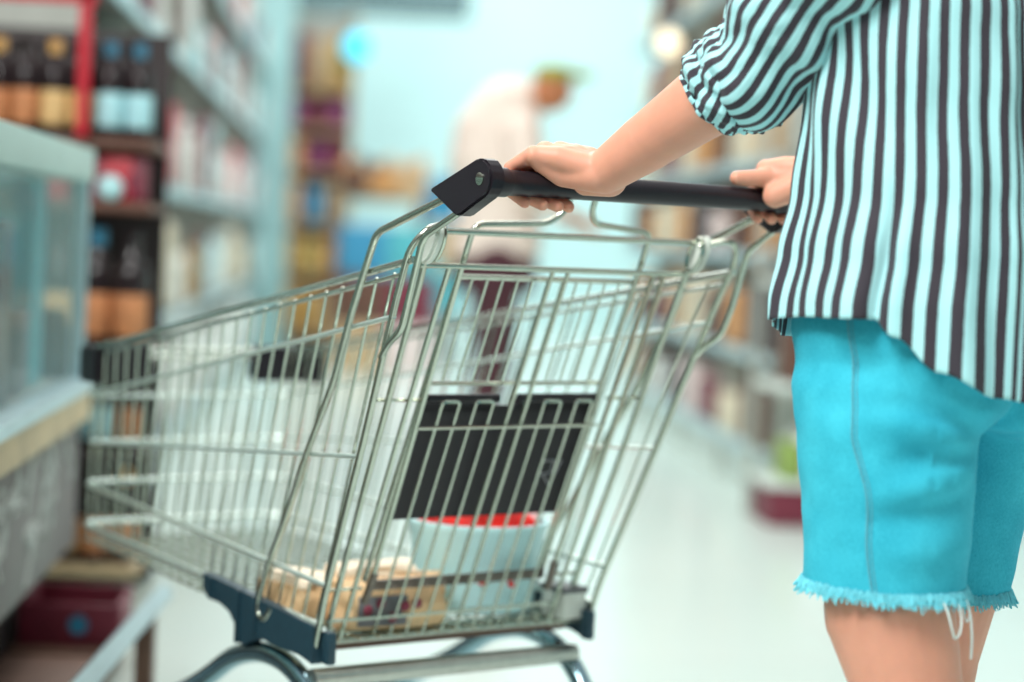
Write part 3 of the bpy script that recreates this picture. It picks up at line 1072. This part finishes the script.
for k in range(26):
    y = random.uniform(.15, 1.1); z = random.uniform(.31, .47)
    pts = [(.0012, y, z)]
    for q in range(5):
        pts.append((.0012, min(1.15, max(.05, pts[-1][1] + random.uniform(-.05, .05))), min(.505, max(.27, pts[-1][2] + random.uniform(-.04, .04)))))
    bm = bmesh.new(); tube(bm, pts, .0042, 5, .02); obj('chalk_stroke', bm, M['chalkline'], fp)
for k, (y, dx, wd_, h, m, lab) in enumerate(((.34, .075, .14, .33, 'dark', 'tall dark box inside the glass counter at the left edge'),
                                             (.88, .10, .17, .415, 'teal', 'teal board standing inside the glass counter'),
                                             (1.12, .062, .09, .15, 'dark', 'dark jar inside the counter beside the teal board'),
                                             (.62, .085, .14, .16, 'greypack', 'grey carton inside the counter left of the teal board'))):
    bm = bmesh.new()
    if k == 2:
        lathe(bm, [(.04, 0), (.045, .005), (.045, .11), (.035, .125), (.035, .145)], n=16)
    else:
        box(bm, (-.05, -wd_ / 2, 0), (.05, wd_ / 2, h), .006)
    tag(obj('display_board' if k == 1 else ('jar' if k == 2 else 'carton'), bm, M[m], loc=(-.59 - dx, 3.4 + y, .613)), lab, 'board' if k == 1 else ('jar' if k == 2 else 'carton'))

# guard rail and low goods in front of the counter
rail = thing('guard_rail', 'low silver guard rail on brown legs at the foot of the counter', 'guard rail', (-.405, 3.9, 0))
bm = bmesh.new(); tube(bm, [(-.035, -.9, .195), (.035, .42, .195)], .024, 4); bmesh.ops.bevel(bm, geom=bm.edges[:], offset=.004, segments=2, affect='EDGES'); obj('rail', bm, M['silver'], rail)
for y, x in ((.20, .022), (-.75, -.027)):
    bm = bmesh.new(); box(bm, (x - .018, y - .03, 0), (x + .018, y + .03, .182), .004); obj('leg', bm, M['brown'], rail)
pal = thing('pallet', 'brown low wooden pallet on the floor between counter and guard rail', 'pallet', (-.56, 4.1, 0))
bm = bmesh.new()
for k in range(4):
    box(bm, (-.12, -.85 + k * .35, .045), (.09, -.53 + k * .35, .07), .004)
obj('deck_board', bm, M['brown'], pal)
for x in (-.1, .06):
    bm = bmesh.new(); box(bm, (x - .02, -.85, 0), (x + .02, .52, .045), .003); obj('runner', bm, M['brown'], pal)
cr_ = thing('crate', 'dark red crate with a blue sticker on the pallet under the trolley front', 'crate', (-.565, 4.48, .071))
bm = bmesh.new()
box(bm, (-.10, -.12, 0), (.10, .12, .012), .003)
for x in (-.10, .10): box(bm, (x - .006, -.12, 0), (x + .006, .12, .088), .003)
for y in (-.12, .12): box(bm, (-.10, y - .006, 0), (.10, y + .006, .088), .003)
obj('crate_shell', bm, PM['maroon'], cr_)
bm = bmesh.new(); lathe(bm, [(.02, 0), (.02, .002)], n=16)
bmesh.ops.rotate(bm, verts=bm.verts[:], cent=(0, 0, 0), matrix=Matrix.Rotation(PI / 2, 3, 'X')); obj('sticker', bm, PM['blue'], cr_).location = (.02, -.127, .045)

# ------------------------------------------------------------------ bottle rack with red frame
RY = 5.2
rack = thing('bottle_rack', 'red framed wine and beer rack behind the glass counter', 'shelf rack', (-.85, RY, 0))
SH = [.10, .385, .63, 1.0, 1.155]
for x in (.335, .165, -.6):
    bm = bmesh.new(); box(bm, (x - .014, -.024, 0 if x != .165 else 1.155), (x + .014, .004, 1.72), .003)
    if x != .335: obj('post', bm, M['red'], rack)
    else: bm.free()
bm = bmesh.new(); box(bm, (-.62, -.024, 1.475), (.19, .0, 1.505), .003); obj('top_rail', bm, M['red'], rack)
bm = bmesh.new(); box(bm, (-.62, .42, 0), (.335, .45, 1.45), .003); obj('back_panel', bm, M['dark'], rack)
for k, z in enumerate(SH):
    bm = bmesh.new(); box(bm, (-.62, 0, z - .024), (.335, .42, z), .003)
    obj('shelf', bm, M['wood'] if k == 0 else (PM['brown'] if k >= 2 else M['dark']), rack)

def bottle_proto(lm, cm, h=.235, r=.0335):
    t = thing('wine_bottle', '', 'bottle', (0, 0, -50), 0, 'bottles on the red rack')
    bm = bmesh.new(); lathe(bm, [(r * .8, 0), (r, .006), (r, h * .64), (r * .86, h * .71), (r * .46, h * .80), (r * .38, h * .93), (r * .42, h * .97)], n=20); obj('glass_body', bm, M['bottle'], t)
    bm = bmesh.new(); lathe(bm, [(r * 1.01, h * .12), (r * 1.02, h * .125), (r * 1.02, h * .47), (r * 1.01, h * .475)], n=20); obj('paper_label', bm, M[lm], t)
    bm = bmesh.new(); lathe(bm, [(r * .46, h * .86), (r * .50, h * .87), (r * .50, h), (r * .40, h * 1.005)], n=16); obj('cap', bm, M[cm], t)
    return t


protos = {}
for lm, ln in (('label_y', 'cream'), ('label_b', 'pale blue'), ('label_o', 'orange')):
    for cm, cn in (('cap_o', 'orange'), ('cap_b', 'blue'), ('bottle', 'black')):
        protos[(lm, cm)] = (bottle_proto(lm, cm), ln, cn)
used = set()
SHN = ['bottom shelf', 'knee-high shelf', 'middle shelf', 'packet shelf', 'top shelf']


def put_bottle(key, x, y, z, label, sc=1.0):
    t, ln, cn = protos[key]
    if key not in used:
        used.add(key)
        t['label'] = label; t.location = (x, y, z); t.scale = (sc, sc, sc)
    else:
        copy_thing(t, label, (x, y, z), None, (sc, sc, sc))


rows = [(4, .112, [('label_o', 'cap_o'), ('label_o', 'bottle'), ('label_o', 'cap_o'), ('label_o', 'bottle'), ('label_y', 'cap_o'), ('label_y', 'bottle'), ('label_b', 'cap_b'), ('label_b', 'cap_b')], 1.0),
        (2, .10, [('label_o', 'bottle'), ('label_y', 'cap_b'), ('label_o', 'bottle'), ('label_o', 'cap_b'), ('label_y', 'bottle'), ('label_o', 'cap_b'), ('label_o', 'bottle')], 1.28),
        (1, .10, [('label_b', 'bottle'), ('label_b', 'cap_b'), ('label_b', 'bottle'), ('label_b', 'cap_b'), ('label_o', 'bottle')], .95),
        (0, .10, [('label_o', 'bottle'), ('label_o', 'cap_o'), ('label_y', 'bottle'), ('label_o', 'bottle'), ('label_o', 'cap_o')], 1.0)]
for k, _, ks, sc in rows:
    n = len(ks)
    for i, key in enumerate(ks):
        x = -.85 + .335 - .045 - (n - 1 - i) * .069 * sc
        ln, cn = protos[key][1:]
        put_bottle(key, x, RY + .07 + .012 * ((i * 7) % 3), SH[k], 'dark bottle with %s label, %s from right, %s of red rack' % (ln, ORD[n - 1 - i], SHN[k]), sc)
for i in range(7):
    key = (('label_o', 'bottle'), ('label_y', 'bottle'), ('label_o', 'bottle'))[i % 3]
    put_bottle(key, -.85 + .335 - .078 - i * .069, RY + .155, SH[4], 'dark bottle, %s label, back row of top shelf, %s from right' % (protos[key][1], ORD[i]))
for key, (t, _, _) in protos.items():
    if key not in used:
        for ch in list(t.children): bpy.data.objects.remove(ch)
        bpy.data.objects.remove(t)
for i, (x, c, n_) in enumerate(((-.60, 'red', 'bright red bag'), (-.665, 'maroon', 'dark red bag'), (-.555, 'maroon', 'small maroon bag'), (-.76, 'red', 'red bag by the counter edge'))):
    bm = bmesh.new(); pillow(bm, (.085, .06, .05, .09)[i], .10, .115, i + 11, .12)
    tag(obj('snack_bag', bm, PM[c], loc=(x, RY + .08, SH[3])), '%s on the packet shelf under the top bottles' % n_, 'bag', 'bags on the packet shelf')
bm = bmesh.new(); sphere(bm, (0, 0, .032), .032, (1, 1, 1))
tag(obj('white_ball', bm, PM['pale cyan'], loc=(-.615, RY + .02, SH[3] - .034 + .036)), 'pale round ball in front of the red bags', 'ball')

# ------------------------------------------------------------------ shelving runs


def goods_mesh(kind, sx_, sy_, sz_, seed):
    bm = bmesh.new()
    if kind == 'bag':
        pillow(bm, sx_, sy_, sz_, seed, .12, 6)
    elif kind == 'carton':
        box(bm, (-sx_ / 2, -sy_ / 2, 0), (sx_ / 2, sy_ / 2, sz_), .008)
        box(bm, (-sx_ * .3, -sy_ / 2 - .002, sz_ * .2), (sx_ * .3, sy_ / 2 + .002, sz_ * .75), .001)
    else:
        r = min(sx_, sy_) / 2
        lathe(bm, [(r * .9, 0), (r, .01), (r, sz_ * .74), (r * .8, sz_ * .82), (r * .8, sz_ * .98), (r * .74, sz_)], n=16)
    me = mesh_from(kind, bm)
    return me


def shelving(name, run, x, y0, y1, side, levels, units, depth=.42, mats=('white', 'mint')):
    """a run of shelving units along the aisle; goods face 'side' (+1: right, -1: left). x is the aisle face"""
    L = (y1 - y0) / units
    bx = -side * depth
    H = levels[-1] + .45
    t = thing(name, '', 'shelving', (x, y0, 0), 0, 'units of the ' + run)
    t['label'] = 'first shelving unit from the near end of the ' + run
    bm = bmesh.new(); box(bm, (min(bx, bx - side * .03), 0, 0), (max(bx, bx - side * .03), L, H), .004); obj('back_panel', bm, M[mats[1]], t)
    for z in levels:
        bm = bmesh.new(); box(bm, (min(0, bx), 0, z - .03), (max(0, bx), L, z), .004); s_ = obj('shelf', bm, M[mats[0]], t)
        bm = bmesh.new(); box(bm, (side * .002 - .006, 0, z - .042), (side * .002 + .006, L, z + .004), .003); obj('price_strip', bm, M['silver'], s_)
    bm = bmesh.new(); box(bm, (min(-side * .02, bx), 0, 0), (max(-side * .02, bx), .025, H - .03), .003); obj('upright', bm, M['shelfg'], t)
    bm = bmesh.new(); box(bm, (min(-side * .03, bx), 0, 0), (max(-side * .03, bx), L, levels[0] - .03), .004); obj('kick_panel', bm, M['white'], t)
    for k in range(1, units):
        copy_thing(t, '%s shelving unit from the near end of the %s' % (ORD[k], run), (x, y0 + k * L, 0))


cache = {}


def stock(gname, x, y0, y1, side, levels, names, pick, pitch, depth=.3, grp=''):
    for k, z in enumerate(levels):
        y = y0 + .12
        i = 0
        gap = (levels[k + 1] - z - .05) if k + 1 < len(levels) else .36
        while y < y1 - .12 and i < 26:
            c, kind, hf = pick(k, i, y)
            wv = pitch * random.uniform(.74, .92)
            key = (kind, c, (i * 3 + k * 2) % 7, round(gap, 2), pitch)
            h = gap * hf * (1.0, .72, .88, .62, .95, .80, .70)[(i * 3 + k * 2) % 7]
            if key not in cache:
                me = goods_mesh(kind, depth, wv, h, len(cache))
                me.materials.append(PM[c])
                cache[key] = me
            o = bpy.data.objects.new({'bag': 'goods_bag', 'carton': 'goods_carton', 'jar': 'goods_jar'}[kind], cache[key])
            COL.objects.link(o)
            o.location = (x - side * (depth / 2 + .012), y + pitch / 2, z + .001)
            tag(o, '%s %s, %s along the %s of %s' % (c, kind, ORD[i], names[k], gname), kind, grp + ' ' + names[k])
            y += pitch
            i += 1


LV = [.13, .60, 1.10, 1.65, 2.15]
LN = ['floor-level shelf', 'low shelf', 'chest-high shelf', 'head-high shelf', 'highest shelf']
shelving('shelving_unit', 'left shelving run', -.75, 5.75, 15.8, 1, LV, 8, mats=('olive', 'olive'))
random.seed(21)


def pick_left(k, i, y):
    if k == 0: return ('white', 'bag', .95)
    if k == 1: return (('brown', 'pale cyan', 'white', 'grey', 'cream', 'white', 'amber')[i % 7], 'bag', .84)
    if k == 2: return (('maroon', 'pale cyan', 'pale pink', 'white', 'red', 'white', 'pale pink')[i % 7], 'bag', .80)
    if k == 3: return (('pale cyan', 'white', 'maroon', 'white', 'brown', 'white', 'teal', 'pale pink', 'maroon')[i % 9], ('bag', 'bag', 'carton')[i % 3], .80)
    return (('teal', 'maroon', 'white', 'brown', 'red', 'white', 'maroon')[i % 7], 'bag', .85)


stock('left shelving', -.75, 5.8, 15.7, 1, LV, LN, pick_left, .60, .32, 'goods on the left')

RV = [.20, .56, .95, 1.32, 1.70, 2.10]
RN = ['floor-level shelf', 'knee-high shelf', 'waist-high shelf', 'chest-high shelf', 'head-high shelf', 'highest shelf']
shelving('shelving_unit', 'right shelving run', 1.55, 7.75, 12.2, -1, RV, 4, mats=('shelfg', 'olive'))
random.seed(33)


def pick_right(k, i, y):
    if k == 0: return (('brown', 'cream', 'maroon', 'pale pink', 'dark', 'white')[i % 6], 'carton', .8)
    if k == 1: return (('dark', 'orange', 'brown', 'cream', 'tan', 'maroon')[i % 6], ('carton', 'bag')[i % 2], .85)
    if k == 2: return (('orange', 'brown', 'pale pink', 'dark', 'orange', 'cream')[i % 6], ('bag', 'carton')[i % 2], .9)
    if k == 3: return (('tan', 'cream', 'brown', 'orange', 'cream', 'maroon')[i % 6], ('bag', 'carton')[i % 2], .9)
    if k == 4: return (('maroon', 'cream', 'brown', 'cream', 'dark', 'tan')[i % 6], ('carton', 'bag')[i % 2], .9)
    return (('brown', 'cream', 'maroon', 'grey', 'cream', 'dark')[i % 6], ('carton', 'bag')[i % 2], .8)


stock('right shelving', 1.55, 7.8, 12.1, -1, RV, RN, pick_right, .52, .30, 'goods on the right')

# small promotion stand at the head of the right shelving
es = thing('promotion_stand', 'white three-tier promotion stand at the head of the right shelving', 'stand', (1.66, 7.35, 0))
for z in (.16, .50, .86):
    bm = bmesh.new(); box(bm, (-.22, -.18, z - .025), (.36, .18, z), .004); obj('tier', bm, M['white'], es)
for x in (-.21, .35):
    bm = bmesh.new(); box(bm, (x - .014, .15, 0), (x + .014, .178, 1.5), .003); obj('upright', bm, M['shelfg'], es)
bm = bmesh.new(); box(bm, (-.20, -.16, 0), (.34, .16, .135), .004); obj('plinth', bm, PM['maroon'], es)
for nm, c, x, z, sx_, sz_, lab in (('carton', 'white', 1.66, .50 - .34 + .001, .20, .17, 'white carton on the lowest tier of the promotion stand'),
                                   ('carton', 'green', 1.55, .161, .08, .13, 'small green carton beside the white one on the lowest tier'),
                                   ('carton', 'brown', 1.60, .501, .20, .20, 'dark brown carton on the middle tier of the stand'),
                                   ('carton', 'dark', 1.83, .501, .18, .22, 'blackish carton right of the brown one on the middle tier'),
                                   ('bag', 'orange', 1.59, .861, .18, .22, 'orange bag on the top tier of the promotion stand'),
                                   ('bag', 'amber', 1.80, .861, .18, .25, 'amber bag right of the orange bag on the top tier')):
    me = goods_mesh(nm, sx_, .2, sz_, 4)
    me.materials.append(PM[c])
    tag(obj('goods_' + nm, me, PM[c], loc=(x, 7.3, z)), lab, nm, 'goods on the promotion stand')

# far produce bay: dry-goods shelf, heap table, blue crates
bay = thing('bakery_shelf', 'tall shelf of brown and maroon goods beyond the pale pillar', 'shelving', (-.36, 17.2, 0))
BV = [.15, .62, 1.02, 1.45, 1.80, 2.12]
bm = bmesh.new(); box(bm, (-.30, .40, 0), (.24, .43, 2.75), .004); obj('back_panel', bm, M['shelfg'], bay)
for z in BV:
    bm = bmesh.new(); box(bm, (-.30, 0, z - .03), (.24, .40, z), .004); obj('shelf', bm, PM['tan'], bay)
for x in (-.31, .25):
    bm = bmesh.new(); box(bm, (x - .012, 0, 0), (x + .012, .43, 2.75), .004); obj('side_panel', bm, PM['tan'], bay)
BC = [['amber', 'amber', 'tan'], ['amber', 'yellow', 'orange'], ['orange', 'blue', 'tan'], ['orange', 'purple', 'maroon'], ['purple', 'maroon', 'purple'], ['maroon', 'tan', 'amber']]
BN = ['lowest', 'second lowest', 'third', 'fourth', 'second highest', 'highest']
for k, z in enumerate(BV):
    for i, c in enumerate(BC[k]):
        h = ((BV[k + 1] - z - .06) if k < 5 else .50)
        me = goods_mesh('bag', .165, .28, h * (.92, .82, .9)[i], k * 3 + i); me.materials.append(PM[c])
        tag(obj('goods_bag', me, PM[c], loc=(-.36 - .205 + i * .178, 17.36, z)), '%s bag, %s from the left on the %s board of the bakery shelf' % (c, ORD[i], BN[k]), 'bag', 'bags on the bakery shelf')
tb = thing('produce_table', 'high tan produce table heaped with crates of orange fruit', 'table', (.10, 15.4, 0))
bm = bmesh.new(); box(bm, (-.30, -.3, 1.20), (.36, .3, 1.25), .006); obj('table_top', bm, PM['tan'], tb)
for x in (-.27, .33):
    for y in (-.27, .27):
        bm = bmesh.new(); box(bm, (x - .02, y - .02, 0), (x + .02, y + .02, 1.20), .003); obj('leg', bm, PM['brown'], tb)
for i, (x, y, c) in enumerate(((-.06, 15.2, 'brown'), (.15, 15.2, 'orange'), (.36, 15.25, 'tan'))):
    ct = thing('fruit_crate', '%s open crate, %s from the left on the produce table' % (c, ORD[i]), 'crate', (x, y, 1.251), 0, 'crates on the produce table')
    bm = bmesh.new(); box(bm, (-.10, -.14, 0), (.10, .14, .015), .003)
    for q in (-.10, .10): box(bm, (q - .006, -.14, 0), (q + .006, .14, .16), .002)
    for q in (-.14, .14): box(bm, (-.10, q - .006, 0), (.10, q + .006, .16), .002)
    obj('crate_shell', bm, PM[c], ct)
    for j in range(6):
        bm = bmesh.new(); sphere(bm, (0, 0, 0), .050, (1, 1, 1.2), 12, 8)
        fc = ('orange', 'brown', 'tan')[(i + j) % 3]
        f = tag(obj('fruit', bm, PM[fc], loc=(x + (-.048, .048)[j % 2], y - .09 + .09 * (j // 2), 1.251 + .180 + .03 * (j % 2))), '%s fruit, %s from the front in the %s crate of the table' % (fc, ORD[j], ORD[i]), 'fruit', 'fruit on the produce table')
for i, (x, y, z, c) in enumerate(((.02, 14.6, 0, 'tan'), (.36, 14.6, 0, 'pale pink'), (.02, 14.6, .34, 'brown'), (.36, 14.6, .34, 'maroon'), (.36, 14.6, .68, 'teal'), (.02, 14.6, .68, 'blue'), (.62, 16.6, 0, 'grey'), (.62, 16.6, .36, 'teal'), (.62, 16.6, .72, 'tan'), (.62, 16.6, 1.08, 'blue'))):
    bm = bmesh.new()
    box(bm, (-.16, -.14, 0), (.16, .14, .02), .003)
    for q in (-.16, .16): box(bm, (q - .01, -.14, 0), (q + .01, .14, .335), .004)
    for q in (-.14, .14): box(bm, (-.16, q - .01, 0), (.16, q + .01, .335), .004)
    col_ = 'left' if x < .2 else ('right' if x < .5 else 'far')
    tag(obj('stacking_crate', bm, PM[c], loc=(x, y, z)), '%s stacking crate, %s from the floor in the %s stack' % (c, ORD[int(z / .33)], col_), 'crate', 'stacked plastic crates')

# round cyan shop lamp beyond the shelves and a warm one on the right
lp = thing('spot_lamp', 'small glowing cyan lamp above the bakery shelf', 'lamp', (-.09, 17.1, 2.46))
bm = bmesh.new(); sphere(bm, (0, 0, 0), .105, (1, 1, 1), 16, 10); obj('bulb', bm, M['lampc'], lp)
bm = bmesh.new(); tube(bm, [(0, 0, .10), (0, 0, .30), (-.10, .2, .30)], .008, 6, .03); obj('stem', bm, M['shelfg'], lp)
lp = thing('spot_lamp', 'small warm white lamp hanging by the right shelving', 'lamp', (1.36, 9.5, 1.88))
bm = bmesh.new(); sphere(bm, (0, 0, 0), .055, (1, 1, 1), 16, 10); obj('bulb', bm, M['lampw'], lp)
bm = bmesh.new(); tube(bm, [(0, 0, .03), (0, 0, .24), (.16, 0, .24)], .008, 6, .03); obj('stem', bm, M['shelfg'], lp)
wb = thing('highlight_disc', 'small pale disc standing in for a blurred highlight beside the left shelving', 'highlight disc', (-.60, 7.2, .60))  # added disc and arm, made to imitate an out-of-focus round highlight
bm = bmesh.new(); lathe(bm, [(.042, -.0015), (.042, .0015)], n=24); bmesh.ops.rotate(bm, verts=bm.verts[:], cent=(0, 0, 0), matrix=Matrix.Rotation(PI / 2, 3, 'X')); obj('disc', bm, PM['white'], wb)
bm = bmesh.new(); tube(bm, [(-.04, 0, 0), (-.10, 0, .01), (-.146, 0, -.008)], .003, 5, .02); obj('arm', bm, M['clear'], wb)

# ------------------------------------------------------------------ shopper in the distance
sh = thing('person', 'distant person in a cream top and maroon trousers with a green cap, leaning forward', 'person', (.56, 8.5, 0), 0)
bm = bmesh.new()
ring_loft(bm, [(.0, 0, .84, .15, .11), (.0, 0, .95, .155, .115), (-.01, 0, 1.08, .15, .12), (-.02, 0, 1.25, .165, .12), (-.02, 0, 1.42, .15, .11), (.02, 0, 1.52, .09, .09)], 28)
chain(bm, [((.03, 0, 1.46), .07), ((.14, -.01, 1.54), .056)])
sphere(bm, (.185, -.02, 1.565), .082, (1.0, .9, 1.12))
sphere(bm, (.265, -.03, 1.555), .016); sphere(bm, (.18, -.095, 1.56), .022, (.8, .35, 1.3))
chain(bm, [((.06, -.13, 1.39), .052), ((.10, -.20, 1.16), .042), ((.26, -.18, 1.06), .028)])
chain(bm, [((.06, .13, 1.39), .052), ((.12, .20, 1.16), .042), ((.28, .16, 1.06), .028)])
for y in (-.12, .12):
    chain(bm, [((.30, y * 1.35, 1.045), .026), ((.35, y * 1.3, 1.03), .020)])
    for q in range(4):
        chain(bm, [((.345, y * 1.3 + (q - 1.5) * .016, 1.03), .009), ((.385 - abs(q - 1.4) * .008, y * 1.3 + (q - 1.5) * .018, 1.012), .0085), ((.405 - abs(q - 1.4) * .008, y * 1.3 + (q - 1.5) * .018, .99), .008)])
    chain(bm, [((.31, y * 1.1, 1.04), .011), ((.345, y * .95, 1.02), .009)])
for y in (-.085, .085):
    chain(bm, [((-.01, y, .86), .085), ((.0, y, .48), .058), ((-.03, y, .28), .052), ((-.05, y, .09), .036)])
    chain(bm, [((-.06, y, .05), .036), ((.12, y, .03), .026)])
bd = fuse('body', bm, .008, 4); obj('body', bd, M['skin2'], sh)
bm = bmesh.new()
ring_loft(bm, [(-.01, 0, .88, .175, .14), (.0, 0, .98, .175, .14), (-.01, 0, 1.10, .165, .135), (-.02, 0, 1.26, .195, .150), (-.02, 0, 1.42, .175, .135), (.01, 0, 1.55, .11, .11), (.03, 0, 1.60, .06, .06)], 32)
chain(bm, [((.06, -.13, 1.39), .075), ((.10, -.20, 1.16), .062), ((.22, -.185, 1.085), .048)])
chain(bm, [((.06, .13, 1.39), .075), ((.12, .20, 1.16), .062), ((.24, .165, 1.085), .048)])
obj('knit_top', fuse('knit_top', bm, .008, 4), M['cream'], sh)
bm = bmesh.new()
ring_loft(bm, [(-.01, 0, .74, .165, .14), (-.01, 0, .86, .172, .145), (.0, 0, .95, .16, .13)], 28)
for y in (-.085, .085):
    chain(bm, [((-.01, y, .84), .102), ((.0, y, .48), .078), ((-.03, y, .28), .070), ((-.05, y, .12), .060)])
obj('trousers', fuse('trousers', bm, .008, 4), M['trouser'], sh)
bm = bmesh.new()
sphere(bm, (.190, -.02, 1.632), .082, (1.04, .98, .48)); chain(bm, [((.25, -.02, 1.632), .026), ((.335, -.02, 1.628), .018)])
obj('cap', fuse('cap', bm, .006, 4), M['cap_g'], sh)
for y in (-.085, .085):
    bm = bmesh.new()
    chain(bm, [((-.07, y, .05), .044), ((.02, y, .045), .044), ((.12, y, .035), .036)])
    for v in bm.verts: v.co.z = max(.003, v.co.z)
    obj('shoe', fuse('shoe', bm, .007, 3), PM['dark'], sh)
